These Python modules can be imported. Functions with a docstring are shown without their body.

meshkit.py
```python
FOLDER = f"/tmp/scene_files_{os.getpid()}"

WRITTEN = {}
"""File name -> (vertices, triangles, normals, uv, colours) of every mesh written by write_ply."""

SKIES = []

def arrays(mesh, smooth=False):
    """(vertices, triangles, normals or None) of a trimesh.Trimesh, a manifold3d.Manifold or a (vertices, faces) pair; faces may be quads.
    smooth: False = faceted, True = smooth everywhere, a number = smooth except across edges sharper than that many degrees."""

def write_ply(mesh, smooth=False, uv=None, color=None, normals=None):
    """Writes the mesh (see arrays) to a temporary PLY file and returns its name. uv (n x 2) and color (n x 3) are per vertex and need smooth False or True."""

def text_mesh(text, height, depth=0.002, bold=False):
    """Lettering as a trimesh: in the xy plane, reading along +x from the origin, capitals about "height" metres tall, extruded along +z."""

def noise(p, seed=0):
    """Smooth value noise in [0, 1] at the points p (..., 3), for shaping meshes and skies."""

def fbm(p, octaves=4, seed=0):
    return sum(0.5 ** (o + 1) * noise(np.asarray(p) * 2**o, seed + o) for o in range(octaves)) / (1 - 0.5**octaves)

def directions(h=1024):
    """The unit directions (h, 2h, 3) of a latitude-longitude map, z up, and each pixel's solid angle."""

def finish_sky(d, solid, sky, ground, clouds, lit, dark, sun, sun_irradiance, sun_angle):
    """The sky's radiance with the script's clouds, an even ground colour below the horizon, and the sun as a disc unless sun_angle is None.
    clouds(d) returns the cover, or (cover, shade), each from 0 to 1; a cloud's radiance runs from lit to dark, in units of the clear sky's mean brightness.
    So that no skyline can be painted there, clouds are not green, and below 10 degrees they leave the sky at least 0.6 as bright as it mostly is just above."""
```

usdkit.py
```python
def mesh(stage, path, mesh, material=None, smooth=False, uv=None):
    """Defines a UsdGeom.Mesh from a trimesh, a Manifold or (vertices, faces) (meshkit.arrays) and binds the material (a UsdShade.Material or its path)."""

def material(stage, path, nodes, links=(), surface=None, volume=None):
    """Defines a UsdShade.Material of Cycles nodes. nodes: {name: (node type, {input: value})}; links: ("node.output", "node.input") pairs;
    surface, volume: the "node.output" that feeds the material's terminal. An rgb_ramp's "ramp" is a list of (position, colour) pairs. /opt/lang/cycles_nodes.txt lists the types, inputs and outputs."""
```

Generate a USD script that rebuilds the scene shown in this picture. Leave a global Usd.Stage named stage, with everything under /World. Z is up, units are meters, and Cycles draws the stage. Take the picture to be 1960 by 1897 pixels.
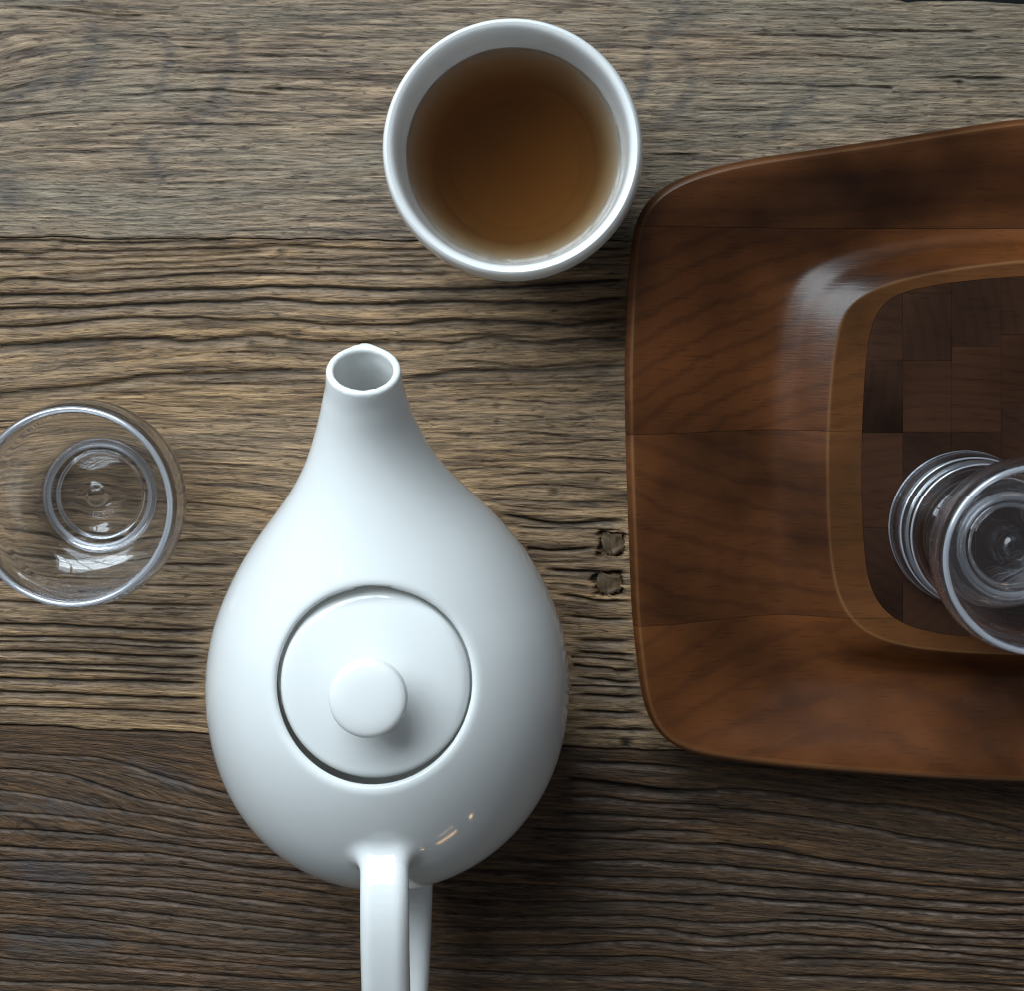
import math, numpy as np, trimesh, usdkit, meshkit, manifold3d as m3
from scipy import ndimage
from scipy.interpolate import griddata, PchipInterpolator
from pxr import Usd, UsdGeom, UsdLux, UsdShade, Gf, Sdf, Vt

stage = Usd.Stage.CreateInMemory()
UsdGeom.SetStageUpAxis(stage, UsdGeom.Tokens.z)
UsdGeom.SetStageMetersPerUnit(stage, 1.0)
UsdGeom.Xform.Define(stage, '/World')
RNG = np.random.default_rng(7)
T = Sdf.ValueTypeNames

# ------------------------------------------------------------------ camera
H, F, NX, NY = 0.60, 2790.0, 1050.0, 600.0      # lens height above the table (m), focal length (units of a 1960 wide picture), plumb point
cam = UsdGeom.Camera.Define(stage, '/World/camera')
cam.AddTranslateOp().Set(Gf.Vec3d(0, 0, H))
cam.CreateHorizontalApertureAttr(36.0)
cam.CreateFocalLengthAttr(36.0 * F / 1960)
cam.CreateHorizontalApertureOffsetAttr((980 - NX) / 1960 * 36.0)
cam.CreateVerticalApertureOffsetAttr(-(948.5 - NY) / 1960 * 36.0)
cam.CreateClippingRangeAttr(Gf.Vec2f(0.02, 100))
cam.CreateFStopAttr(0.0)
cam.CreateExposureAttr(0.0)

def W(px, py, z=0.0):
    s = (H - z) / F
    return np.array([(px - NX) * s, -(py - NY) * s, z])

# ------------------------------------------------------------------ light: one window up and to the left, a dim room around it
def area(path, pos, target, w, h, power, color):
    l = UsdLux.RectLight.Define(stage, path)
    pos, target = np.array(pos, float), np.array(target, float)
    z = pos - target; z /= np.linalg.norm(z)
    x = np.cross([0, 0, 1.0], z); x /= np.linalg.norm(x)
    y = np.cross(z, x)
    l.AddTransformOp().Set(Gf.Matrix4d(*[float(v) for v in (*x, 0, *y, 0, *z, 0, *pos, 1)]))
    l.CreateWidthAttr(w); l.CreateHeightAttr(h)
    l.CreateIntensityAttr(power); l.CreateColorAttr(Gf.Vec3f(*color))
    return l
WIN_POS, WIN_AIM, WIN_W, WIN_H = np.array([-0.36, 0.46, 0.74]), np.array([-0.02, -0.15, 0.70]), 0.80, 0.75
area('/World/window_light', WIN_POS, WIN_AIM, WIN_W, WIN_H, 12.3, (0.82, 0.93, 1.0))
room = UsdLux.DomeLight.Define(stage, '/World/room_light')
room.CreateIntensityAttr(1.0)

def mat(name, nodes, links=(), surface=None, volume=None):
    return usdkit.material(stage, '/World/Looks/' + name, nodes, links, surface, volume)
mroom = mat('room_air', {'b': ('background_shader', {'color': (0.84, 0.92, 1.0), 'strength': 0.12})}, [], surface='b.background')
UsdShade.MaterialBindingAPI.Apply(room.GetPrim()).Bind(mroom)
def window_bars():
    z = WIN_POS - WIN_AIM; z = z / np.linalg.norm(z); x = np.cross([0, 0, 1.], z); x /= np.linalg.norm(x); y = np.cross(z, x)
    M = np.eye(4); M[:3, 0], M[:3, 1], M[:3, 2], M[:3, 3] = x, y, z, WIN_POS - z * .03
    wm = mat('window_paint', {'p': ('principled_bsdf', {'base_color': (.5, .5, .5), 'roughness': .5})}, [], surface='p.BSDF')
    w = thing('window', WIN_POS, 'tall window with thin bars seen only as a reflection in the glass bowls', 'window')
    b = .03
    for cx, cy, sx, sy in ((0, WIN_H / 2 + b / 2, WIN_W + 2 * b, b), (0, -WIN_H / 2 - b / 2, WIN_W + 2 * b, b), (WIN_W / 2 + b / 2, 0, b, WIN_H - .001), (-WIN_W / 2 - b / 2, 0, b, WIN_H - .001)):
        part('frame', trimesh.creation.box((sx, sy, .04), M @ trimesh.transformations.translation_matrix((cx, cy, 0))), wm, w, smooth=False)
    for i in range(1, 4): part('bar', trimesh.creation.box((.016, WIN_H - .002, .02), M @ trimesh.transformations.translation_matrix((-WIN_W / 2 + WIN_W * i / 4, 0, 0))), wm, w, smooth=False)
    for i in range(1, 3): part('bar', trimesh.creation.box((WIN_W - .002, .016, .016), M @ trimesh.transformations.translation_matrix((0, -WIN_H / 2 + WIN_H * i / 3, 0))), wm, w, smooth=False)
def lamp(name, pos, r, power, color):
    l = UsdLux.SphereLight.Define(stage, '/World/' + name)
    l.AddTranslateOp().Set(Gf.Vec3d(*map(float, pos))); l.CreateRadiusAttr(r); l.CreateIntensityAttr(power); l.CreateColorAttr(Gf.Vec3f(*color))

# ------------------------------------------------------------------ prim helpers
used = {}
def numbered(parent, name):
    k = used.get((parent, name), 0); used[(parent, name)] = k + 1
    return f'{parent}/{name}' + (f'_{k:03d}' if k else '')
def tag(prim, label=None, category=None, group=None, kind=None):
    for k, v in (('label', label), ('category', category), ('group', group), ('kind', kind)):
        if v: prim.SetCustomDataByKey(k, v)
def thing(name, loc, label, category, group=None, kind=None):
    x = UsdGeom.Xform.Define(stage, numbered('/World', name))
    x.AddTranslateOp().Set(Gf.Vec3d(*map(float, loc)))
    tag(x.GetPrim(), label, category, group, kind)
    x.GetPrim().SetCustomDataByKey('at', Gf.Vec3d(*map(float, loc)))
    return x.GetPrim()
def part(name, mesh, m, parent, smooth=30, label=None, kind=None, attrs=None):
    """mesh in world coordinates; the thing's own place is taken off again."""
    path = str(parent.GetPath()) if parent else '/World'
    root = stage.GetPrimAtPath('/'.join(path.split('/')[:3])) if parent else None
    off = np.array(root.GetCustomDataByKey('at')) if root and root.GetCustomDataByKey('at') else np.zeros(3)
    v, f, n = meshkit.arrays(mesh, smooth if attrs is None or callable(attrs) else True)
    if callable(attrs): attrs = attrs(v)
    g = UsdGeom.Mesh.Define(stage, numbered(path, name))
    g.CreatePointsAttr(Vt.Vec3fArray.FromNumpy((v - off).astype(np.float32)))
    g.CreateFaceVertexCountsAttr(Vt.IntArray.FromNumpy(np.full(len(f), 3, np.int32)))
    g.CreateFaceVertexIndicesAttr(Vt.IntArray.FromNumpy(f.astype(np.int32).ravel()))
    g.CreateSubdivisionSchemeAttr('none')
    if n is not None:
        g.CreateNormalsAttr(Vt.Vec3fArray.FromNumpy(n.astype(np.float32))); g.SetNormalsInterpolation('vertex')
    for k, a in (attrs or {}).items():
        UsdGeom.PrimvarsAPI(g).CreatePrimvar(k, T.FloatArray, 'vertex').Set(Vt.FloatArray.FromNumpy(np.asarray(a, np.float32)))
    UsdShade.MaterialBindingAPI.Apply(g.GetPrim()).Bind(m)
    tag(g.GetPrim(), label, kind=kind)
    return g.GetPrim()
def revolve(profile, n=160, center=(0, 0, 0)):
    """closed profile of (r, z) turned about z, both ends on the axis or the profile a loop"""
    pr = np.array(profile, float); c = np.array(center, float)
    a = np.linspace(0, 2 * np.pi, n, endpoint=False)
    v, f, rows = [], [], []
    for r, z in pr:
        if r < 1e-9:
            rows.append([len(v)]); v.append([0, 0, z])
        else:
            rows.append(list(range(len(v), len(v) + n))); v += [[r * math.cos(t), r * math.sin(t), z] for t in a]
    for p, q in zip(rows[:-1], rows[1:]):
        for i in range(n):
            j = (i + 1) % n
            if len(p) == 1 and len(q) == 1: continue
            if len(p) == 1: f.append([p[0], q[j], q[i]])
            elif len(q) == 1: f.append([p[i], p[j], q[0]])
            else: f += [[p[i], p[j], q[j]], [p[i], q[j], q[i]]]
    f = np.array(f)[:, ::-1]
    m = trimesh.Trimesh(np.array(v) + c, f, process=False)
    if m.volume < 0: m.invert()
    return m
def smooth_profile(pts, n=90):
    """a smooth curve through (r, z) points; a point given twice keeps a corner there"""
    pts = np.array(pts, float); out = []; start = 0
    cuts = [0] + [i for i in range(1, len(pts)) if np.allclose(pts[i], pts[i - 1])] + [len(pts)]
    for a, b in zip(cuts[:-1], cuts[1:]):
        seg = pts[a:b]
        if len(seg) == 2: out.append(np.linspace(seg[0], seg[1], 5)); continue
        t = np.r_[0, np.cumsum(np.linalg.norm(np.diff(seg, axis=0), axis=1))]
        k = max(8, int(n * len(seg) / len(pts)))
        out.append(np.stack([PchipInterpolator(t, seg[:, 0])(np.linspace(0, t[-1], k)), PchipInterpolator(t, seg[:, 1])(np.linspace(0, t[-1], k))], 1))
    return np.vstack(out)

# ================================================================== TABLE: three weathered planks, grain and cracks as relief
def region(x0, y0, x1, y1, zoom_w):
    s = (x1 - x0) / zoom_w
    return lambda pts: [((x0 + px * s) * 0.78463, (y0 + py * s) * 0.78463) for px, py in pts]
TR = []       # (points in 1960-picture pixels, depth 0..1, half width px)
def tr(reg, rows):
    for d, w, pts in rows: TR.append((np.array(reg(pts)), d, w))
tr(region(0, 550, 800, 1050, 1960), [
 (.8, 3.2, [(0,92),(300,88),(420,96),(620,102),(900,98),(1080,92),(1450,82)]),
 (.7, 3, [(0,155),(200,165),(380,150),(600,155),(800,150),(1000,142),(1300,135),(1600,125),(1700,118),(1960,130)]),
 (.6, 2.6, [(0,205),(300,200),(600,195),(900,185),(1180,178),(1500,160),(1640,150)]),
 (.5, 2.5, [(0,250),(300,240),(560,238),(900,225),(1200,215),(1500,200),(1700,195),(1960,205)]),
 (.6, 2.6, [(200,290),(500,285),(700,265),(1000,262),(1300,248),(1600,235),(1960,240)]),
 (.7, 3, [(0,330),(190,315),(300,322),(500,335),(700,325),(900,310),(1200,290),(1450,285),(1960,290)]),
 (1., 4, [(0,415),(250,412),(450,410),(700,400),(900,388),(1100,378),(1400,378),(1600,362),(1960,368)]),
 (.95, 4, [(0,498),(250,490),(450,492),(700,475),(1000,462),(1100,455),(1400,452),(1600,440),(1960,465)]),
 (.8, 3.5, [(0,605),(200,600),(400,585),(600,560),(800,548),(1000,550),(1180,548),(1350,565),(1600,565),(1800,572),(1960,590)]),
 (.35, 1.5, [(0,652),(280,650)]),
 (.85, 5.5, [(0,720),(250,705),(500,690),(700,680),(900,675),(1100,690),(1300,680),(1500,655),(1650,665),(1800,685),(1960,698)]),
 (.4, 1.6, [(830,795),(1000,790),(1200,765),(1450,755),(1700,760),(1960,775)]),
 (.35, 1.5, [(360,840),(650,835)]), (.3, 1.5, [(0,890),(300,880)]),
 (.75, 6.5, [(0,1000),(200,985),(450,965),(700,930),(850,905),(1000,893),(1200,885),(1450,880),(1700,865),(1960,870)]),
 (.45, 2, [(850,925),(1000,940),(1300,945),(1500,950),(1960,935)]),
 (.35, 1.5, [(550,1040),(780,1052)]), (.35, 1.5, [(1000,985),(1300,975)]), (.35, 1.5, [(860,870),(1100,850),(1400,845)]),
 (.3, 1.5, [(1480,1140),(1900,1150)]), (.3, 1.5, [(1000,1080),(1300,1090)])])
tr(region(950, 600, 1600, 1000, 1960), [
 (.8, 3, [(0,25),(280,20),(700,20),(1500,18),(1790,15)]), (.6, 2.6, [(0,75),(320,75),(800,80),(1500,75),(1790,70)]),
 (.5, 2.6, [(0,110),(380,108)]), (.6, 2.6, [(0,150),(420,150),(1000,145),(1450,130),(1790,135)]),
 (.7, 3, [(0,205),(500,205)]),
 (1., 4.5, [(0,325),(300,318),(700,310),(950,295),(1200,280),(1500,255),(1790,240)]),
 (.95, 4.2, [(0,425),(300,415),(500,405),(750,410),(1000,415),(1300,415),(1500,395),(1790,370)]),
 (.85, 4, [(0,578),(300,560),(500,540),(700,550),(900,555),(1100,570),(1300,578),(1500,555),(1770,530)]),
 (.8, 4.5, [(0,710),(300,705),(450,715),(600,690),(750,670),(900,690),(1050,710),(1300,695),(1500,680),(1770,680)]),
 (.5, 3, [(300,662),(600,655),(750,648),(1000,668),(1200,690)]),
 (.75, 5.5, [(100,965),(300,950),(500,920),(700,915),(1000,915),(1300,905),(1500,890),(1760,880)]),
 (.5, 3, [(450,860),(650,850),(1000,890),(1300,870),(1760,845)]),
 (.45, 1.8, [(450,1035),(800,1025),(1000,1018),(1250,1015)]), (.45, 1.8, [(1000,970),(1300,965),(1760,950)]),
 (.6, 1.8, [(420,1140),(750,1122),(870,1130),(1000,1140),(1100,1142)]), (.4, 1.6, [(1050,1105),(1350,1120)]), (.4, 1.6, [(1200,1160),(1760,1130)])])
tr(region(1000, 950, 1600, 1500, 1960), [
 (.4, 1.6, [(620,190),(740,205),(850,200)]), (.45, 1.6, [(130,345),(380,350),(700,350),(870,338),(1060,350),(1150,365),(1300,370)]),
 (.45, 1.6, [(1000,300),(1300,297),(1500,300),(1730,310)]), (.45, 1.6, [(560,415),(850,405),(1000,410)]),
 (.5, 1.8, [(880,440),(1200,435),(1500,405),(1730,415)]), (.5, 1.8, [(1000,545),(1300,545),(1500,560),(1730,570)]),
 (.5, 1.6, [(350,640),(650,625),(900,630)]), (.55, 1.8, [(620,680),(900,675),(1100,665),(1450,660),(1700,680)]),
 (.55, 1.8, [(860,760),(1100,760),(1250,770),(1500,800),(1740,795)]), (.5, 1.6, [(480,785),(700,790)]),
 (.5, 1.8, [(580,890),(850,885),(1100,900),(1500,905),(1740,905)]), (.5, 1.8, [(620,905),(900,945),(1100,960),(1400,965)]),
 (1., 3.4, [(690,1000),(850,1020),(1000,1050),(1200,1075),(1400,1065),(1740,1050)]),
 (.6, 2.2, [(820,1100),(1100,1115),(1400,1115),(1740,1135)]), (.95, 3, [(930,1270),(1200,1285),(1400,1275),(1500,1260)]),
 (.6, 2, [(960,1300),(1300,1300)]), (1., 3.6, [(1050,1440),(1300,1450),(1500,1460),(1770,1475)]),
 (.6, 2, [(1100,1555),(1300,1565),(1500,1590)]), (.95, 3.2, [(1150,1640),(1350,1660),(1500,1690),(1780,1695)]),
 (.3, 1.5, [(900,1165),(1300,1175)]), (.4, 1.5, [(1010,1385),(1450,1380)])])
tr(region(1300, 1450, 1700, 1950, 1518), [
 (.95, 3.2, [(275,210),(450,220),(700,235),(950,240)]), (.4, 1.5, [(330,360),(480,375),(600,372)]),
 (.9, 4.5, [(340,430),(560,435),(960,445)]), (.95, 3.6, [(355,540),(700,555),(980,570)]), (.8, 2.6, [(365,590),(500,595),(700,610),(990,630)]),
 (.9, 2.8, [(370,660),(600,680),(730,690),(780,710),(990,712)]), (.9, 3, [(370,775),(600,790),(800,815),(1015,822)]),
 (.7, 2.6, [(360,855),(600,855),(800,865),(1020,875)]), (1., 3.6, [(360,930),(600,940),(800,950),(1035,955)]),
 (1., 3.8, [(355,1085),(700,1095),(1060,1115)]), (.9, 3, [(350,1245),(800,1255),(1150,1270)]),
 (.7, 4, [(300,1550),(700,1570),(1000,1580),(1500,1620)]), (.8, 4.5, [(200,1690),(500,1730),(800,1780),(1100,1820),(1500,1850)])])
tr(region(0, 1450, 560, 1850, 1960), [
 (.7, 3, [(0,60),(200,75),(600,80),(1050,85),(1300,95),(1860,100)]), (.5, 2, [(1300,130),(1860,140)]),
 (.95, 3, [(0,260),(400,265),(700,280),(1200,305),(1800,320)]), (.9, 3, [(0,370),(300,370),(600,375),(1000,390),(1300,410),(1780,430)]),
 (.7, 2.4, [(0,410),(400,415),(900,435),(1200,455),(1770,470)]), (.95, 3.2, [(0,490),(400,495),(800,505),(1100,525),(1765,545)]),
 (.95, 3.2, [(0,590),(400,600),(700,610),(1000,612),(1300,630),(1760,640)]), (.7, 2.4, [(0,635),(400,645),(800,660),(1200,680),(1760,700)]),
 (1., 3.4, [(0,720),(300,735),(700,745),(1000,745),(1300,755),(1760,765)]), (.95, 3, [(0,840),(500,855),(900,870),(1400,890),(1760,900)]),
 (.95, 2.8, [(0,960),(500,975),(900,990),(1400,1015),(1780,1030)])])
tr(region(0, 900, 700, 1600, 1897), [
 (.3, 1.5, [(950,430),(1160,440)]), (.45, 1.8, [(1130,530),(1500,540),(1800,560)]), (.45, 1.8, [(1100,620),(1350,630),(1750,640)]),
 (.4, 1.8, [(0,760),(270,745)]), (.6, 2, [(850,870),(1200,885),(1450,905),(1800,945)]),
 (.7, 2.4, [(0,1070),(300,1100),(600,1110),(900,1120),(1170,1140),(1650,1135)]), (.8, 2.6, [(0,1255),(500,1275),(1130,1295),(1550,1300)]),
 (.7, 2.2, [(0,1400),(500,1420),(1000,1435),(1500,1440)])])
tr(region(0, 1800, 900, 2418, 1960), [
 (.5, 2.4, [(0,80),(300,95),(520,110),(650,140),(900,220),(1100,275),(1250,310),(1500,370)]), (.5, 2, [(0,170),(300,190),(600,280),(730,325),(1000,375),(1330,425)]),
 (.45, 2, [(0,285),(200,310),(500,370),(720,400),(1000,445),(1200,475),(1370,490)]), (.45, 2, [(0,395),(400,430),(700,480),(1000,530),(1250,550),(1430,570)]),
 (.6, 2.4, [(0,490),(500,520),(900,570),(1200,610),(1540,640),(1900,690)]), (.6, 2.4, [(0,580),(400,605),(800,620),(1200,680),(1700,730),(1960,760)]),
 (.45, 2, [(0,660),(600,675),(1000,700),(1300,740),(1900,800)]), (.45, 2, [(500,740),(900,750),(1300,780),(1900,860)]),
 (.55, 2.4, [(0,750),(500,790),(800,800),(1200,850),(1900,930)]), (.5, 2.4, [(0,820),(500,845),(800,870),(1200,920),(1900,1000)]),
 (.5, 2.2, [(300,890),(700,930),(1100,975),(1500,1020),(1900,1050)]), (.5, 2.2, [(0,940),(600,990),(1000,1050),(1900,1110)]),
 (.5, 2.4, [(0,1040),(200,1060),(700,1090),(1100,1130),(1900,1190)]), (.5, 2.2, [(500,1140),(1000,1180),(1900,1240)]),
 (.5, 2.2, [(0,1180),(600,1220),(1200,1270),(1900,1310)]), (.5, 2.2, [(0,1300),(500,1310),(1200,1340)])])
tr(region(1000, 1850, 1750, 2418, 1960), [
 (.8, 4, [(930,140),(1200,150),(1400,180),(1600,205),(1960,215)]), (.7, 3, [(900,240),(1200,250),(1500,290),(1960,310)]),
 (.6, 2.6, [(850,350),(1200,360),(1500,380),(1960,405)]), (.7, 2.8, [(720,450),(1000,465),(1300,475),(1500,465),(1960,495)]),
 (.6, 2.6, [(660,505),(1000,510),(1400,530),(1960,560)]), (.7, 2.8, [(560,620),(900,660),(1400,655),(1600,665),(1960,690)]),
 (.7, 2.8, [(400,720),(800,740),(1200,760),(1600,770),(1960,800)]), (.7, 2.8, [(200,790),(700,810),(1200,840),(1500,865),(1960,885)]),
 (.7, 2.8, [(150,880),(700,920),(1300,920),(1960,950)]), (.6, 2.6, [(140,990),(800,1010),(1400,1010),(1960,1060)]),
 (.7, 2.8, [(140,1080),(900,1090),(1500,1090),(1960,1145)]), (.7, 2.8, [(140,1190),(900,1200),(1400,1170),(1960,1210)]),
 (.7, 2.8, [(130,1260),(900,1270),(1500,1270),(1960,1330)]), (.7, 2.8, [(120,1340),(900,1390),(1500,1400),(1960,1440)])])
tr(region(1900, 1500, 2498, 2418, 1236), [
 (.7, 3, [(-300,880),(0,900),(300,950),(600,970),(1236,1100)]), (.7, 3, [(-300,985),(0,1010),(400,1070),(700,1130),(1236,1200)]),
 (.9, 3.4, [(-300,1160),(0,1200),(300,1250),(700,1300),(1236,1350)]), (.85, 3, [(-300,1265),(0,1300),(500,1350),(1236,1410)]),
 (.85, 3, [(-300,1360),(0,1385),(400,1410),(700,1440),(1236,1470)]), (.9, 3, [(-300,1420),(0,1445),(300,1465),(700,1490),(900,1510),(1236,1520)]),
 (.8, 2.8, [(0,1510),(500,1545),(800,1580),(1236,1600)]), (.8, 2.8, [(0,1550),(400,1560),(700,1620),(1236,1640)]),
 (.8, 2.8, [(0,1610),(500,1650),(1236,1690)]), (.8, 2.8, [(0,1670),(600,1690),(1236,1750)]), (.8, 2.8, [(0,1740),(600,1750),(1236,1800)]), (.8, 2.8, [(0,1820),(500,1840),(1236,1880)])])
tr(region(1500, 0, 2498, 420, 1960), [
 (.4, 1.7, [(700,45),(1010,45)]), (.35, 1.6, [(700,90),(1130,85)]), (.8, 2, [(1050,130),(1180,140),(1400,146),(1780,148)]),
 (.6, 1.9, [(630,165),(900,168),(1160,180)]), (.6, 1.9, [(980,265),(1330,278)]), (.55, 1.8, [(430,405),(750,400)]),
 (.7, 2, [(980,410),(1330,420)]), (.8, 2, [(1500,370),(1920,368)]), (.4, 1.6, [(400,480),(600,478)]), (.5, 1.7, [(370,525),(850,525)]),
 (.6, 1.9, [(130,735),(440,740)]), (.4, 1.6, [(1240,480),(1500,476)]), (.45, 1.6, [(1340,440),(1960,436)]), (.45, 1.6, [(1460,550),(1960,556)]),
 (.4, 1.6, [(0,220),(400,235)]), (.4, 1.6, [(480,262),(700,262)]), (.4, 1.6, [(0,335),(330,333)]), (.35, 1.5, [(1500,580),(1760,582)])])
tr(region(0, 0, 900, 900, 1897), [
 (.7, 2, [(80,40),(300,45),(550,70),(780,75)]), (.6, 2, [(0,470),(100,445),(200,410)]), (.55, 1.8, [(460,355),(650,345),(850,340)]),
 (.4, 1.6, [(500,180),(820,185)]), (.4, 1.6, [(880,200),(1250,208)]), (.55, 1.8, [(1250,285),(1890,290)]), (.55, 1.8, [(950,370),(1160,370),(1420,375)]),
 (.65, 2, [(850,465),(1120,460),(1300,480),(1450,482)]), (.55, 1.8, [(1300,450),(1890,470)]), (.45, 1.7, [(500,640),(800,635)]),
 (.55, 1.8, [(830,710),(1150,695)]), (.55, 1.8, [(1580,690),(1890,690)]), (.45, 1.7, [(1100,640),(1540,640)]), (.5, 1.8, [(550,490),(800,480)]),
 (.45, 1.7, [(0,530),(260,525)]), (.4, 1.7, [(1400,400),(1890,408)]), (.4, 1.7, [(900,880),(1500,875)])])

linked = []
for i, (p, d, w) in enumerate(TR):
    for q, d2, w2 in TR:
        gap = q[0, 0] - p[-1, 0]
        if 2 < gap < 140 and abs(q[0, 1] - p[-1, 1]) < 9: p = np.vstack([p, q[:1]]); break
    end_l = any(abs(q[-1, 0] - p[0, 0]) < 140 and abs(q[-1, 1] - p[0, 1]) < 9 for j, (q, _, _) in enumerate(TR) if j != i)
    linked.append((p, d, w, end_l, any(abs(q[0, 0] - p[-1, 0]) < 3 and abs(q[0, 1] - p[-1, 1]) < 3 for j, (q, _, _) in enumerate(TR) if j != i)))
JOINT1 = lambda x: np.interp(x, [-500, 0, 700, 1960, 2500], [449, 453, 458, 466, 470])
JOINT2 = lambda x: np.interp(x, [-500, 0, 406, 1100, 1960, 2500], [1375, 1391, 1408, 1432, 1455, 1470])
EDGE0 = lambda x: np.interp(x, [-500, 1500, 1960, 2500], [-14, -9, 3, 12])
XS = np.r_[np.arange(-420, -20, 12), np.arange(-20, 1985, 4.0), np.arange(1985, 2420, 12)]

# slope of the grain over the whole top, from the traced lines, and the grain coordinate that follows it
gx, gy = np.arange(-450, 2450, 25.0), np.arange(-50, 2350, 20.0)
pts, sl = [], []
for p, d, w in TR:
    for a, b in zip(p[:-1], p[1:]):
        pts.append((a + b) / 2); sl.append((b[1] - a[1]) / max(b[0] - a[0], 1))
GXX, GYY = np.meshgrid(gx, gy)
S = griddata(np.array(pts), np.clip(sl, -.3, .3), (GXX, GYY), method='nearest')
S = ndimage.gaussian_filter(S, (2.0, 4.0))
VV = GYY - np.cumsum(S, axis=1) * 25.0
VV = VV - (VV - GYY)[:, [len(gx) // 2]]
def look(grid, X, Y):
    return ndimage.map_coordinates(grid, [(Y - gy[0]) / 20.0, (X - gx[0]) / 25.0], order=1, mode='nearest')
def n2(x, y, seed, oct=4):
    return meshkit.fbm(np.stack([x, y, np.full_like(x, seed * 7.31)], -1), oct, seed) - .5

# short random checks that follow the grain
CR = []
def random_checks(n, y0, y1, d, w, lo, hi, x0=-400, x1=2400):
    for _ in range(n):
        x, y, L = RNG.uniform(x0, x1), RNG.uniform(y0, y1), RNG.uniform(lo, hi)
        xs = np.linspace(x, x + L, 8); ys = [y]
        for q in xs[:-1]: ys.append(ys[-1] + float(look(S, np.array([q]), np.array([ys[-1]]))[0]) * L / 7 + RNG.normal(0, .5))
        CR.append((np.stack([xs, ys], 1), d * RNG.uniform(.5, 1), w * RNG.uniform(.7, 1.2)))
random_checks(1500, 0, 455, .34, 1.25, 15, 120)
random_checks(60, 0, 455, .5, 1.5, 80, 260)
random_checks(900, 640, 1080, .38, 1.3, 20, 150)
random_checks(500, 460, 1400, .28, 1.2, 15, 110)
random_checks(900, 1410, 2200, .26, 1.3, 20, 160)
random_checks(90, 1900, 2250, .6, 2.4, 200, 900)

KNOTS = [(r[0][0], r[0][1], rad, d) for r, rad, d in [
 (region(1000, 950, 1600, 1500, 1960)([(700,130)]), 6, .7), (region(1000, 950, 1600, 1500, 1960)([(700,258)]), 4, .5),
 (region(1000, 950, 1600, 1500, 1960)([(590,575)]), 4, .5), (region(1000, 950, 1600, 1500, 1960)([(1155,822)]), 7, .8),
 (region(1000, 950, 1600, 1500, 1960)([(1500,725)]), 4, .5), (region(1300, 1450, 1700, 1950, 1518)([(865,1390)]), 8, 1.2),
 (region(950, 600, 1600, 1000, 1960)([(790,738)]), 4, .5), (region(0, 550, 800, 1050, 1960)([(200,335)]), 7, .7),
 (region(0, 550, 800, 1050, 1960)([(1685,165)]), 8, .7), (region(0, 550, 800, 1050, 1960)([(370,110)]), 5, .5), (region(0, 550, 800, 1050, 1960)([(1505,708)]), 6, .5),
 (region(2198, 0, 2498, 300, 1897)([(920,1260)]), 5, .8), (region(0, 0, 900, 900, 1897)([(840,925)]), 5, .5), (region(0, 0, 900, 900, 1897)([(150,265)]), 8, .3)]]
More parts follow.
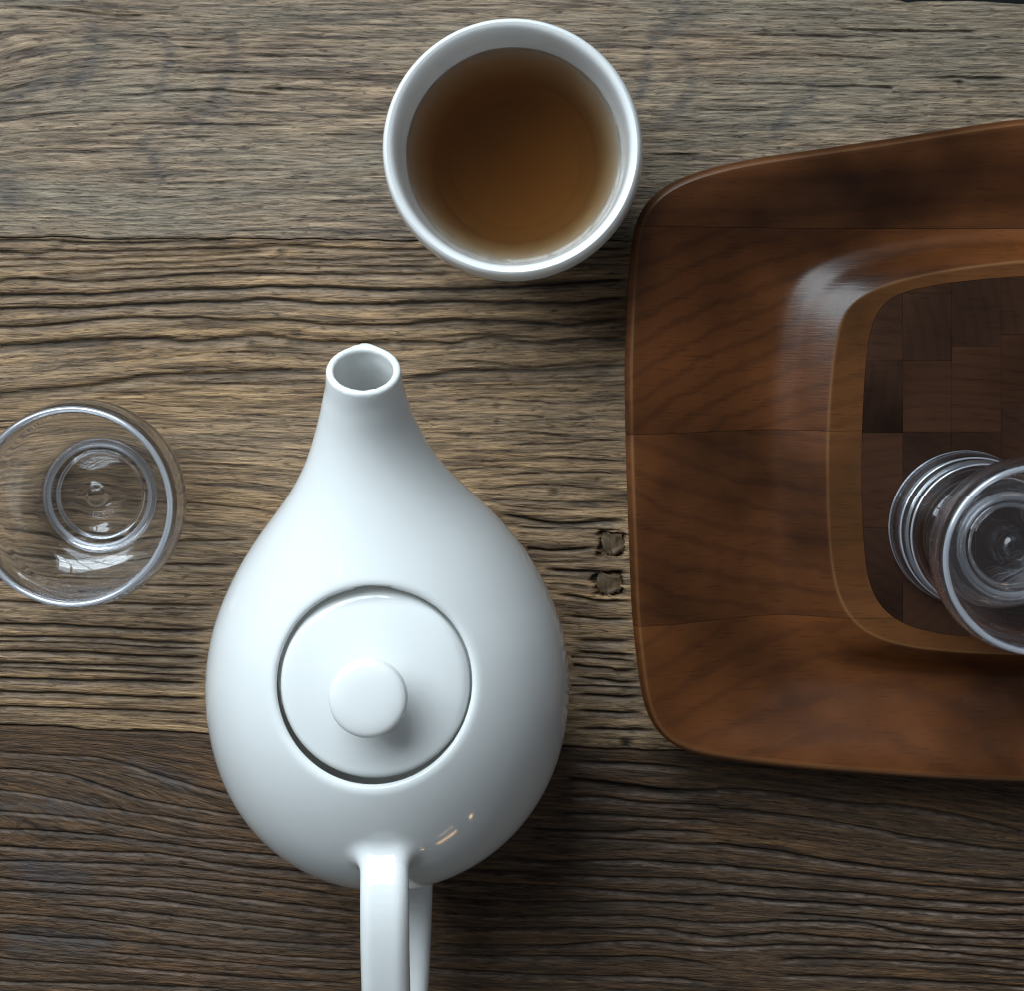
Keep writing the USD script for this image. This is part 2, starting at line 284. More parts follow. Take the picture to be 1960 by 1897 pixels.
STAINS = [(region(0, 0, 900, 900, 1897), [(1180,170),(1210,260),(1160,400),(1090,560)], 9), (region(0, 0, 900, 900, 1897), [(1080,580),(900,650),(720,720),(800,820),(820,930)], 7),
 (region(0, 0, 900, 900, 1897), [(480,130),(500,260),(440,360),(380,420)], 14), (region(0, 0, 900, 900, 1897), [(0,540),(120,470),(240,420)], 14), (region(0, 0, 900, 900, 1897), [(0,940),(40,950),(60,1000)], 22),
 (region(0, 0, 900, 900, 1897), [(820,170),(880,280),(820,460)], 8), (region(0, 0, 900, 900, 1897), [(1180,480),(1050,600),(1000,680)], 9),
 (region(1500, 0, 2498, 420, 1960), [(330,270),(375,340),(360,440),(310,520),(220,590)], 8), (region(1500, 0, 2498, 420, 1960), [(150,250),(160,350),(120,460)], 9),
 (region(1500, 0, 2498, 420, 1960), [(300,0),(340,70),(200,180)], 16), (region(1500, 0, 2498, 420, 1960), [(940,400),(950,470),(840,520),(770,640)], 8),
 (region(0, 1800, 900, 2418, 1960), [(0,360),(200,370),(480,390)], 16), (region(0, 1800, 900, 2418, 1960), [(150,700),(280,720),(380,750)], 30),
 (region(0, 1800, 900, 2418, 1960), [(100,1080),(300,1090),(520,1100)], 16), (region(0, 1800, 900, 2418, 1960), [(700,150),(850,200),(1000,260)], 10)]
PEGS = [((1494, 1033), (24, 22), 6), ((1492, 1117), (26, 24), -4)]   # square wooden plugs: pixel centre (scaled below), size, turn
PEGS = [(region(1000, 950, 1600, 1500, 1960)([(1625, 1235)])[0], (36, 38), 4), (region(1000, 950, 1600, 1500, 1960)([(1595, 1555)])[0], (42, 36), -4)]

def build_plank(top, bottom, which):
    x = XS
    wb = lambda k: 10 * (meshkit.fbm(np.stack([x / 60, x * 0 + k * 9.1, x * 0], -1), 4, 3) - .5)
    y0, y1 = top(x) + .5 + wb(which), bottom(x) - .5 + wb(which + 1)
    span = float(np.mean(y1 - y0))
    t = np.linspace(0, 1, int(span / 2.0))
    X = np.repeat(x[None], len(t), 0); Y = y0[None] + (y1 - y0)[None] * t[:, None]
    V = look(VV, X, Y)
    h = np.zeros_like(X); dirt_shade = np.zeros_like(X); fray = np.zeros_like(X)
    # fibres and ripples
    fib = n2(X / 52, V / 3.4, 3 + which, 3)
    rip = n2(X / (26 if which == 0 else 60), V / 14 + n2(X / 90, V / 60, 5, 2) * 3, 11 + which, 4)
    h += .00055 * fib + .00024 * rip + .0008 * n2(X / 500, V / 90, 17 + which, 2)
    if which == 0:
        fe = n2(X / 11, V / 6 + n2(X / 30, V / 40, 23, 2) * 9, 21, 4)
        fe = np.where(fe < 0, fe * 2.2, fe * .6)
        h += .0005 * fe * np.clip(1.3 - np.abs(X - 300) / 500, .35, 1)
    yst = (Y[1] - Y[0]).mean()
    for lines, jit in ((linked, 1.0), (CR, .5)):
        for k, (p, d, w, *ends_on) in enumerate(lines):
            c0, c1 = np.searchsorted(x, p[0, 0]), np.searchsorted(x, p[-1, 0])
            if c1 - c0 < 2: continue
            if p[:, 1].max() < y0.min() - 20 or p[:, 1].min() > y1.max() + 20: continue
            xc = x[c0:c1]
            yl = PchipInterpolator(p[:, 0], p[:, 1])(xc) + jit * 3.2 * (meshkit.fbm(np.stack([xc / 34, np.full_like(xc, k * 3.7), xc * 0], -1), 4, k % 50) - .5)
            s = (xc - p[0, 0]) / (p[-1, 0] - p[0, 0])
            ends = np.clip(np.minimum(s, 1 - s) * (p[-1, 0] - p[0, 0]) / (30 if lines is linked else 14), 0, 1)
            inside = (p[0, 0] > 5) or (p[-1, 0] < 1950)
            m = ends if lines is CR else np.where((s < .5) & (ends_on[0] or p[0, 0] < 8) | (s >= .5) & (ends_on[1] or p[-1, 0] > 1950), 1, ends)
            wob = .8 + .8 * meshkit.fbm(np.stack([xc / 45, np.full_like(xc, k * 1.9 + 50), xc * 0], -1), 2, k % 37)
            ww = w * wob
            r0 = np.clip(int((yl.min() - 6 * w - y0.max()) / yst) - 6, 0, len(t)); r1 = np.clip(int((yl.max() + 6 * w - y0.min()) / yst) + 6, 0, len(t))
            if r1 - r0 < 1: continue
            u = (Y[r0:r1, c0:c1] - yl[None]) / ww[None]
            # steep near wall, gentler far wall
            g = np.where(u < 0, np.exp(-(u * 1.5) ** 2), np.exp(-(u * .8) ** 2)) * (m * d)[None]
            gd = np.where(u < 0, np.exp(-(u * 1.7) ** 2), np.exp(-(u * 1.1) ** 2)) * (m * d)[None]
            if lines is linked: fray[r0:r1, c0:c1] = np.maximum(fray[r0:r1, c0:c1], np.exp(-((u - 1.5) / 1.2) ** 2) * (m * d)[None])
            h[r0:r1, c0:c1] -= g * (.0017 if lines is linked else .0009)
            dirt_shade[r0:r1, c0:c1] = np.maximum(dirt_shade[r0:r1, c0:c1], gd * 1.05)
            if lines is linked and w > 2.3:     # the hard ring swells beside its groove
                h[r0:r1, c0:c1] += .00022 * np.exp(-((u + 3.2) / 1.8) ** 2) * m[None] * d
    for kx, ky, r, d in KNOTS:
        q = ((X - kx) / (r * 1.25)) ** 2 + ((Y - ky) / r) ** 2
        if q.min() > 1: continue
        g = np.exp(-q * 1.1 * (1 + .5 * n2(X / 4, Y / 3, 71, 2)))
        ring = np.exp(-((np.sqrt(q) - 1.8) / .5) ** 2)
        h += -.0011 * d * g + .0003 * ring * d; dirt_shade = np.maximum(dirt_shade, np.minimum(1, g * d * .95))
    stain = np.zeros_like(X)
    for reg, pp, w in STAINS:
        q = np.array(reg(pp)); q = np.array([[np.interp(u, np.arange(len(q)), q[:, i]) for i in (0, 1)] for u in np.linspace(0, len(q) - 1, 24)])
        if q[:, 1].max() < y0.min() or q[:, 1].min() > y1.max(): continue
        rr = (Y[:, 0] > q[:, 1].min() - 60) & (Y[:, 0] < q[:, 1].max() + 60)
        dd = np.min([np.hypot(X[rr] - a, Y[rr] - b) for a, b in q], 0) + 34 * n2(X[rr] / 16, V[rr] / 3.5, 61, 3)
        g = np.exp(-(dd / (w * 1.2)) ** 2) * np.clip(.7 + 1.6 * n2(X[rr] / 20, V[rr] / 4, 67, 3), 0, 1)
        stain[rr] = np.maximum(stain[rr], g)
        h[rr] -= .0003 * g
    for (px, py), (sx, sy), a in PEGS:
        ca, sa = math.cos(math.radians(a)), math.sin(math.radians(a))
        ux, uy = (X - px) * ca + (Y - py) * sa, -(X - px) * sa + (Y - py) * ca
        inside = np.maximum(np.abs(ux + 3) / (sx / 2 + 5), np.abs(uy) / (sy / 2 + 2.5))
        g = 1 / (1 + np.exp(np.clip((inside - 1 + .9 * n2(X / 11, Y / 6, 91, 3)) * 18, -50, 50)))
        h -= .0035 * g; dirt_shade = np.maximum(dirt_shade, g * .6)
    # plank edges worn round
    e0, e1 = (Y - y0[None]), (y1[None] - Y)
    wear = 1 + .8 * n2(X / 60, Y / 60, 33 + which, 3)
    for e, a in ((e0, (1., .35, .6)[which]), (e1, (.35, .6, 1.)[which])):
        h -= .0016 * a * np.exp(-(e / (2.6 * wear)) ** 2)
        dirt_shade = np.maximum(dirt_shade, a * np.clip(1.2 * wear - .3, 0, 1) * np.exp(-(e / (1.8 * wear)) ** 2))
    s = H / F
    v = np.stack([(X - NX) * s, -(Y - NY) * s, h], -1)
    R, C = X.shape
    idx = np.arange(R * C).reshape(R, C)
    # skirts down to the plank's underside
    ring = np.r_[idx[0], idx[1:, -1], idx[-1, ::-1][1:], idx[::-1, 0][1:-1]]
    low = v.reshape(-1, 3)[ring].copy(); low[:, 2] = -.032
    verts = np.vstack([v.reshape(-1, 3), low])
    quads = np.stack([idx[:-1, :-1], idx[1:, :-1], idx[1:, 1:], idx[:-1, 1:]], -1).reshape(-1, 4)
    k = np.arange(len(ring)); k2 = (k + 1) % len(ring); base = R * C
    sk = np.stack([ring[k], ring[k2], base + k2, base + k], -1)
    q = np.vstack([quads, sk])
    f = np.vstack([q[:, [0, 1, 2]], q[:, [0, 2, 3]]])
    corner = [base, base + C - 1, base + C - 1 + R - 1, base + 2 * (C - 1) + R - 1]
    f = np.vstack([f, [[corner[0], corner[1], corner[2]], [corner[0], corner[2], corner[3]]]])
    pad = lambda a, b=0.: np.r_[a.ravel(), np.full(len(ring), b)]
    return trimesh.Trimesh(verts, f, process=False), {'dirt_shade': pad(dirt_shade), 'grain': np.r_[(V * s).ravel(), (V * s).ravel()[ring]], 'stain': pad(stain), 'fray': pad(fray)}

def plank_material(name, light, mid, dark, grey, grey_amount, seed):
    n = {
     'g': ('geometry', {}), 'sep': ('separate_xyz', {}), 'gr': ('attribute', {'attribute': 'grain'}), 'dt': ('attribute', {'attribute': 'dirt_shade'}), 'st': ('attribute', {'attribute': 'stain'}),
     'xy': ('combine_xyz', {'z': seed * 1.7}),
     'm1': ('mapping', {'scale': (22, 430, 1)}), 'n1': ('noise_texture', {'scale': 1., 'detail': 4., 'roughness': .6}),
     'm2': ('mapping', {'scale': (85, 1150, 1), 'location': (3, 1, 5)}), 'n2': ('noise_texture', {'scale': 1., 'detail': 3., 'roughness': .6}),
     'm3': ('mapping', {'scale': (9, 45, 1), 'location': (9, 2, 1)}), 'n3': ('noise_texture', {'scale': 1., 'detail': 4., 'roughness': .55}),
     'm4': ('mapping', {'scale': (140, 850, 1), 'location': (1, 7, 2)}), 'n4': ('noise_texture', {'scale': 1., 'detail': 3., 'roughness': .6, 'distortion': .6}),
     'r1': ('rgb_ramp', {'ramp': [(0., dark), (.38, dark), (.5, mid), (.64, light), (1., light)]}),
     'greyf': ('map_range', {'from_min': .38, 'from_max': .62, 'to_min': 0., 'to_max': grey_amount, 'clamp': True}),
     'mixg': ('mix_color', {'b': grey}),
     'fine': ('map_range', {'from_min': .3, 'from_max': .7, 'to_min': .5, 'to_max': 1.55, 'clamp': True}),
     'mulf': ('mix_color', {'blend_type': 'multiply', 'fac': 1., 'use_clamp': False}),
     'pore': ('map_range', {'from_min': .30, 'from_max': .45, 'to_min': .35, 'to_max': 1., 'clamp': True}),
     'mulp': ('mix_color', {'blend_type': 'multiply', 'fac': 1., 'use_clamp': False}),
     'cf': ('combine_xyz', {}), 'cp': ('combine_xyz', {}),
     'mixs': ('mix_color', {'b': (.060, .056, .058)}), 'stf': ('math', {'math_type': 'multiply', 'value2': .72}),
     'mixd': ('mix_color', {'b': (.010, .008, .007)}), 'dtf': ('math', {'math_type': 'multiply', 'value2': .95, 'use_clamp': True}),  # dirt in the grooves, darkened further to paint in shade they lack
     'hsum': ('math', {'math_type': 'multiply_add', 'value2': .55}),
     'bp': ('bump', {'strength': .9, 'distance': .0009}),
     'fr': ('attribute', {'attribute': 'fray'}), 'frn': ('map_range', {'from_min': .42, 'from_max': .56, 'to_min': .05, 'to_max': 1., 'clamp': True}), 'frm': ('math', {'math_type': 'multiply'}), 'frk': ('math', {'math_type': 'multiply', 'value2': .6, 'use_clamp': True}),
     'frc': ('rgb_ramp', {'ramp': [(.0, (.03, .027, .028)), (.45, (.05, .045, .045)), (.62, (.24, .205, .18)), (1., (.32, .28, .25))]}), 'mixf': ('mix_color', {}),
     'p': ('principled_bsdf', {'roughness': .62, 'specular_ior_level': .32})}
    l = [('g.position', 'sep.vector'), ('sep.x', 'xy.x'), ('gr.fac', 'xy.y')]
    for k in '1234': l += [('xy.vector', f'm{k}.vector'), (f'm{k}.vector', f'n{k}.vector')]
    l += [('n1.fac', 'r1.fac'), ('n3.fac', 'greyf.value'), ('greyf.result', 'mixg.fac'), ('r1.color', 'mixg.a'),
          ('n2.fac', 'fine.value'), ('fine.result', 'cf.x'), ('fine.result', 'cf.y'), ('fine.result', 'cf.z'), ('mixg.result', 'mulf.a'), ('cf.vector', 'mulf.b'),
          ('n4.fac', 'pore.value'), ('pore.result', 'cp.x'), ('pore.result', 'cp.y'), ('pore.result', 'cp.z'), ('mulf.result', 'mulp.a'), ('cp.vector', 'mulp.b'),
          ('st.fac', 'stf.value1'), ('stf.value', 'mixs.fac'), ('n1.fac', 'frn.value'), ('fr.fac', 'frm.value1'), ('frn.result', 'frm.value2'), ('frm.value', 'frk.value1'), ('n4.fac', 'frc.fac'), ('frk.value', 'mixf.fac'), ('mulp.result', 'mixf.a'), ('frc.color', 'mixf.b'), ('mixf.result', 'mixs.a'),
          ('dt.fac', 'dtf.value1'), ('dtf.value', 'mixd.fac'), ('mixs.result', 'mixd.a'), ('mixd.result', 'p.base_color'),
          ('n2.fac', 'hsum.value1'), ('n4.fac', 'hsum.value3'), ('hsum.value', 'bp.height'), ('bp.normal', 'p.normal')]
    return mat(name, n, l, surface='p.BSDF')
MA = plank_material('old_wood_grey', (0.3341, 0.2365, 0.1520), (0.2258, 0.1600, 0.1051), (0.0858, 0.0602, 0.0437), (0.2212, 0.1849, 0.1358), .7, 1)
MB = plank_material('old_wood_tan', (0.3827, 0.2412, 0.1227), (0.2599, 0.1620, 0.0829), (0.1021, 0.0612, 0.0321), (0.2599, 0.1872, 0.1227), .5, 2)
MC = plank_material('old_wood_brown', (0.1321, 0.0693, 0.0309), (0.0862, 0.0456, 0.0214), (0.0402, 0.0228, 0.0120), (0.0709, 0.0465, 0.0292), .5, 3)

table = thing('plank_table', (0, 0, 0), 'rustic table top of weathered ridged wooden planks under everything', 'table')
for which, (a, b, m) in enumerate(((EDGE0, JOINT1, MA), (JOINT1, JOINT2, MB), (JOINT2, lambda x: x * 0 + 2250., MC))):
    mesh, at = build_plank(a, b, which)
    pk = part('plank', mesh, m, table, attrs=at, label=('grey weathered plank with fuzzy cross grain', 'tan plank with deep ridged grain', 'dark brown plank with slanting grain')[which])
    if which == 1: middle_plank = pk
peg_mat = plank_material('old_wood_plug', (0.1050, 0.0660, 0.0338), (0.0735, 0.0470, 0.0254), (0.0315, 0.0210, 0.0132), (0.0735, 0.0500, 0.0320), .4, 5)
for (px, py), (sx, sy), a in PEGS:
    c = W(px, py); s = H / F
    bm = m3.Manifold.cube((sx * s, sy * s, .006), True).refine(10).warp_batch(lambda p: np.asarray(p) + .0034 * (np.stack([meshkit.fbm(np.asarray(p) * 330 + k * 9, 2, 5) for k in range(3)], 1) - .5)).rotate((2, -3, a)).translate((c[0], c[1], -.0037))
    part('peg', bm, peg_mat, middle_plank, smooth=40)

floor_m = mat('dark_floor', {'n': ('noise_texture', {'scale': 6., 'detail': 3.}), 'r': ('rgb_ramp', {'ramp': [(0., (.010, .011, .014)), (1., (.022, .023, .028))]}), 'p': ('principled_bsdf', {'roughness': .6})}, [('n.fac', 'r.fac'), ('r.color', 'p.base_color')], surface='p.BSDF')
fl = part('floor', trimesh.creation.box((6, 6, .02), trimesh.transformations.translation_matrix((0, 0, -.76))), floor_m, None, smooth=False)
tag(fl, kind='structure')

# ================================================================== ceramics
def ceramic(name, col, rough=.16, coat=.0):
    return mat(name, {'g': ('geometry', {}), 'n': ('noise_texture', {'scale': 38., 'detail': 2.}), 'b': ('bump', {'strength': .06, 'distance': .0006}), 'n2': ('noise_texture', {'scale': 900., 'detail': 1.}),
        'mr': ('map_range', {'from_min': .3, 'from_max': .7, 'to_min': rough * .8, 'to_max': rough * 1.4}),
        'p': ('principled_bsdf', {'base_color': col, 'specular_ior_level': .5, 'subsurface_weight': .12, 'subsurface_scale': .003, 'subsurface_radius': (1, .9, .8)})},
        [('g.position', 'n.vector'), ('g.position', 'n2.vector'), ('n.fac', 'b.height'), ('b.normal', 'p.normal'), ('n.fac', 'mr.value'), ('mr.result', 'p.roughness')], surface='p.BSDF')
PORC = ceramic('white_glazed_china', (.755, .775, .765), .07)
CUPM = ceramic('white_glazed_cup', (.78, .79, .785), .08)

# ---- surface nets: the closed surface f = 0 (f < 0 inside) of a field on a grid
def surface_nets(field, lo, hi, h):
    ax = [np.arange(lo[k], hi[k] + h, h) for k in range(3)]
    G = np.stack(np.meshgrid(*ax, indexing='ij'), -1).astype(np.float32)
    D = field(G.reshape(-1, 3)).reshape(G.shape[:3])
    n = D.shape
    corners = [D[i:n[0] - 1 + i, j:n[1] - 1 + j, k:n[2] - 1 + k] for i in (0, 1) for j in (0, 1) for k in (0, 1)]
    neg = sum((c < 0).astype(int) for c in corners)
    act = (neg > 0) & (neg < 8)
    ids = -np.ones(act.shape, int); ids[act] = np.arange(act.sum())
    cell = np.argwhere(act)
    V = np.zeros((len(cell), 3)); cnt = np.zeros(len(cell))
    C = np.stack([c[act] for c in corners], 1)
    offs = np.array([(i, j, k) for i in (0, 1) for j in (0, 1) for k in (0, 1)], float)
    for a in range(8):
        for b in range(a + 1, 8):
            if np.abs(offs[a] - offs[b]).sum() != 1: continue
            cross = (C[:, a] < 0) != (C[:, b] < 0)
            t = C[cross, a] / (C[cross, a] - C[cross, b])
            V[cross] += offs[a] + (offs[b] - offs[a]) * t[:, None]; cnt[cross] += 1
    V = np.array(lo) + (cell + V / cnt[:, None]) * h
    F_ = []
    for axis in range(3):
        u, w = [(1, 2), (2, 0), (0, 1)][axis]
        A = D.take(range(n[axis] - 1), axis); B = D.take(range(1, n[axis]), axis)
        ch = (A < 0) != (B < 0)
        for pos in np.argwhere(ch):
            if pos[u] == 0 or pos[w] == 0 or pos[u] >= n[u] - 1 or pos[w] >= n[w] - 1: continue
            e = [pos.copy() for _ in range(4)]
            e[1][u] -= 1; e[2][u] -= 1; e[2][w] -= 1; e[3][w] -= 1
            q = [ids[tuple(x)] for x in e]
            F_.append(q if A[tuple(pos)] < 0 else q[::-1])
    q = np.array(F_); f = np.vstack([q[:, [0, 1, 2]], q[:, [0, 2, 3]]])
    for _ in range(3):       # settle on the exact surface
        e = h * .2
        d = field(V); g = np.stack([field(V + e * np.eye(3)[k]) - field(V - e * np.eye(3)[k]) for k in range(3)], 1) / (2 * e)
        V = V - (np.clip(d / np.maximum((g ** 2).sum(1), .2), -h * .5, h * .5))[:, None] * g
    m = trimesh.Trimesh(V, f, process=False)
    if m.volume < 0: m.invert()
    return m
smin = lambda a, b, k: np.minimum(a, b) - np.maximum(k - np.abs(a - b), 0) ** 2 / (4 * k)
smax = lambda a, b, k: -smin(-a, -b, k)

# ---- teapot: spine from the middle of the belly up to the spout, radii that fit the outline
OUT = [(625,700),(622,736),(611,790),(598,840),(583,895),(555,948),(515,1000),(480,1048),(450,1098),(425,1150),(408,1205),(399,1250),(397,1300),(400,1350),(408,1400),(425,1455),(450,1505),(480,1555),(525,1605),(595,1655),(650,1682),(720,1697),(800,1690),(860,1665),(915,1637),(975,1590),(1020,1545),(1050,1495),(1070,1445),(1082,1395),(1090,1340),(1090,1290),(1084,1240),(1072,1175),(1055,1125),(1030,1075),(1000,1035),(960,985),(920,942),(880,900),(841,850),(810,800),(785,758),(772,725),(768,700)]
SP = [(743,1344,.0560),(738,1250,.0660),(732,1150,.0750),(723,1050,.0835),(714,960,.0915),(706,880,.0985),(700,810,.107),(697,745,.117),(695,690,.1255),(694,640,.1335)]
o = np.array(OUT, float); oo = np.vstack([np.linspace(o[i], o[i + 1], 24, endpoint=False) for i in range(len(o) - 1)])
sp = np.array(SP); tt = np.r_[0, np.cumsum(np.linalg.norm(np.diff(sp[:, :2], axis=0), axis=1))]
ts = np.linspace(0, tt[-1], 64)
spx, spy, spz = (PchipInterpolator(tt, sp[:, k])(ts) for k in range(3))
rad = np.array([np.min(np.hypot(oo[:, 0] - a, oo[:, 1] - b)) for a, b in zip(spx, spy)])
rad = np.where(spy < 760, np.minimum(rad, 73.5), rad); rad = ndimage.gaussian_filter1d(rad, 1.5, mode='nearest')
sq_ = (rad / F) ** 2                     # a ball off the plumb line looks a little further out than its middle
spx = NX + (spx - NX) * (1 - sq_)
CEN = np.stack([W(a, b, z) for a, b, z in zip(spx, spy, spz)]); RAD = rad * (H - spz) / F
def chain0(p):
    d = np.full(len(p), 9., np.float32)
    for c, r in zip(CEN.astype(np.float32), RAD.astype(np.float32)):
        q = p - c; d = np.minimum(d, np.sqrt(np.einsum('ij,ij->i', q, q)) - r)
    return d
CLO, CH = np.array([-.165, -.305, -.025]), .0025
CAX = [np.arange(CLO[k], (.045, .012, .160)[k], CH) for k in range(3)]
CG = np.stack(np.meshgrid(*CAX, indexing='ij'), -1)
CD = chain0(CG.reshape(-1, 3).astype(np.float32)).reshape(CG.shape[:3])
CB = ndimage.gaussian_filter(CD, 3.2) - .0012       # a soft neck where the spout leaves the belly
nw = np.clip(1.25 - np.abs(CG[..., 1] + .070) / .042, 0, 1); nw = np.maximum(nw * nw * (3 - 2 * nw), np.clip((-CG[..., 1] - .085) / .03, 0, 1))
CSP = ndimage.spline_filter(CD * (1 - nw) + CB * nw, order=3)
def chain(p):
    return ndimage.map_coordinates(CSP, ((np.asarray(p) - CLO) / CH).T, order=3, prefilter=False, mode='nearest').astype(np.float32)
MOUTH = W(696.5, 702, .1225); MN = np.array([.06, math.sin(math.radians(50)), math.cos(math.radians(50))]); MN /= np.linalg.norm(MN)
LIDC = W(717, 1311, .117)
TIPB = W(697, 663, .1160)
# handle: a flat loop behind the pot
HS = np.array([(736,1590,.094),(736,1645,.1145),(736,1700,.1195),(736,1790,.1190),(738,1880,.115)])
hp = [W(*r) for r in HS]
hx0, hx1 = hp[-1][0], hp[-1][0] + .0012
for y, z in ((-.246, .108), (-.262, .096), (-.270, .080), (-.268, .062), (-.257, .046), (-.240, .035), (-.222, .029), (-.205, .0275), (-.19, .028)):
    hp.append(np.array([hx0 + (z - .1) * -.012, y, z]))
hp = np.array(hp)
ht = np.r_[0, np.cumsum(np.linalg.norm(np.diff(hp, axis=0), axis=1))]; hs = np.linspace(0, ht[-1], 90)
HP = ndimage.gaussian_filter1d(np.stack([np.interp(hs, ht, hp[:, k]) for k in range(3)], 1), 4.0, axis=0, mode='nearest')
from scipy.spatial import cKDTree
HD = np.stack([np.interp(np.linspace(0, 89, 1500), np.arange(90), HP[:, k]) for k in range(3)], 1); HT = cKDTree(HD[:, 1:])
def handle_field(p):
    d = np.full(len(p), 9., np.float32)
    box = (p[:, 1] < -.15)
    best, i = HT.query(p[box][:, 1:])
    dx = p[box][:, 0] - HD[i, 0]
    r = .0044
    u, w = np.maximum(np.abs(dx) - (.0081 - r), 0), np.maximum(best - (.0046 - r), 0)
    d[box] = np.hypot(u, w) - r
    return d
def pot_field(p):
    c0 = chain(p)
    f = smax(c0, -p[:, 2] + .0, .004)                                 # flat foot
    rr = np.hypot(p[:, 0] - LIDC[0], p[:, 1] - LIDC[1] - .0007)
    inner = np.where(p[:, 1] > -.09, c0 + .0026, c0 + .0045)
    f = smin(f, handle_field(p), .0065)
    f = smin(f, np.linalg.norm(p - TIPB.astype(p.dtype), axis=1) - .0030, .004)
    f = smax(f, -inner, .0012)
    f = smax(f, -np.maximum(rr - .0319, .1105 - p[:, 2]), .0040)
    f = np.minimum(f, np.maximum(rr - .0330, np.abs(p[:, 2] - .1085) - .0032))
    f = smax(f, (p - MOUTH.astype(p.dtype)) @ MN.astype(p.dtype), .0015)
    return f
pot = thing('teapot', W(743, 1344, 0)[:2].tolist() + [.001], 'white glazed drop-shaped teapot with upswept spout and loop handle', 'teapot')
pm = surface_nets(pot_field, (-.145, -.286, -.004), (.022, -.008, .136), .00105)
# the handle is a part of its own: split the one surface behind the pot's back
hd = handle_field(pm.vertices.astype(np.float32)) < .0009
hd &= chain(pm.vertices.astype(np.float32)) > .0035
fh = hd[pm.faces].all(1)
e_ = .0004
full = np.stack([pot_field(pm.vertices + e_ * np.eye(3)[k]) - pot_field(pm.vertices - e_ * np.eye(3)[k]) for k in range(3)], 1)
full /= np.maximum(np.linalg.norm(full, axis=1, keepdims=True), 1e-9)
def sub(mask):
    f = pm.faces[mask]; u, inv = np.unique(f, return_inverse=True)
    return trimesh.Trimesh(pm.vertices[u], inv.reshape(-1, 3), process=False, vertex_normals=full[u]), full[u]
def part_n(name, mn, m, parent):
    mesh, nrm = mn
    g = part(name, mesh, m, parent, smooth=True)
    UsdGeom.Mesh(g).GetNormalsAttr().Set(Vt.Vec3fArray.FromNumpy(np.asarray(nrm, np.float32)))
    return g
part_n('body', sub(~fh), PORC, pot)
part_n('handle', sub(fh), PORC, pot)
# lid and knob
zl = .1176
prof = smooth_profile([(0, zl - .012), (.027, zl - .012), (.0285, zl - .011), (.0285, zl - .0062), (.0300, zl - .0058), (.0312, zl - .0046), (.0316, zl - .003), (.0312, zl - .0012), (.0298, zl + .0002), (.026, zl + .0014), (.020, zl + .0026), (.012, zl + .0038), (.006, zl + .0042), (0, zl + .0044)], 160)
lid = part('lid', revolve(prof, 160, (LIDC[0], LIDC[1], 0)), PORC, pot, smooth=40)
kz = zl + .0035
prof = smooth_profile([(0, kz - .001), (.0075, kz - .001), (.0070, kz + .004), (.0078, kz + .0075), (.0105, kz + .0098), (.0122, kz + .0112), (.0127, kz + .0128), (.0122, kz + .0145), (.0105, kz + .0156), (.006, kz + .0163), (0, kz + .0165)], 120)
part('knob', revolve(prof, 120, (LIDC[0], LIDC[1], 0)), PORC, lid, smooth=40)

# ================================================================== cup of tea
CC = W(980, 280, .078); zr = .078
cup = thing('tea_cup', (CC[0], CC[1], .0008), 'white handleless tea cup filled with brown tea', 'cup')
prof = smooth_profile([(0, .002), (.022, .002), (.0235, .0008), (.0265, .0008), (.0285, .003), (.0325, .010), (.0395, .024), (.0452, .040), (.0477, .053), (.0479, .062), (.0473, .070), (.0467, .0745), (.0461, .0768), (.0450, .0780), (.0435, .0772), (.0425, .0750), (.0419, .070), (.0413, .060), (.0400, .044), (.0362, .026), (.029, .013), (.020, .0075), (.010, .006), (0, .0058)], 220)
kin = next(i for i in range(len(prof) - 1, 0, -1) if prof[i, 1] > .0500)
part('body', revolve(np.vstack([prof[:kin + 1], [[prof[kin, 0] + .0007, prof[kin, 1] - .0004], [.0300, .0108], [0, .0048]]]), 200, (CC[0], CC[1], 0)), CUPM, cup, smooth=50)
wet = mat('wet_china', {'p': ('principled_bsdf', {'base_color': (.78, .77, .74), 'roughness': .6, 'specular_ior_level': .05})}, [], surface='p.BSDF')
part('inside', revolve(np.vstack([[[0, .0049], [.0299, .0109], [prof[kin, 0] + .0006, prof[kin, 1] - .0005]], prof[kin:]]), 200, (CC[0], CC[1], 0)), wet, cup, smooth=50)
zt = .0505
inner = [(r, z) for r, z in prof if r < .0419 and z <= zt]
inner = [q for q in inner if q[1] > .0055]
wall = sorted([q for q in inner if True and not (q[1] < .003)], key=lambda q: -q[1])
ri = np.interp(zt, [.044, .060], [.0400, .0413])
tp = [(0, zt), (.03, zt), (ri - .0016, zt), (ri - .0007, zt + .0002), (ri + .0004, zt + .0008)]
# below the surface the tea reaches a hair into the cup wall
for r, z in [(.0404, .044), (.0366, .0258), (.0294, .0126), (.0203, .0071), (.010, .0056), (0, .0054)]: tp.append((r, z))
TEA = mat('brown_tea', {'gl': ('glass_bsdf', {'color': (1, 1, 1), 'roughness': 0., 'IOR': 1.33}), 'ab': ('absorption_volume', {'color': (.655, .44, .11), 'density': 50.})}, [], surface='gl.BSDF', volume='ab.volume')
tea = thing('tea', (CC[0], CC[1], .006), 'clear brown tea standing in the white cup', 'tea')
part('liquid', revolve(smooth_profile([tp[0], tp[1], tp[1], tp[2], tp[3], tp[4], tp[4]] + tp[5:], 120), 160, (CC[0], CC[1], 0)), TEA, tea, smooth=50)

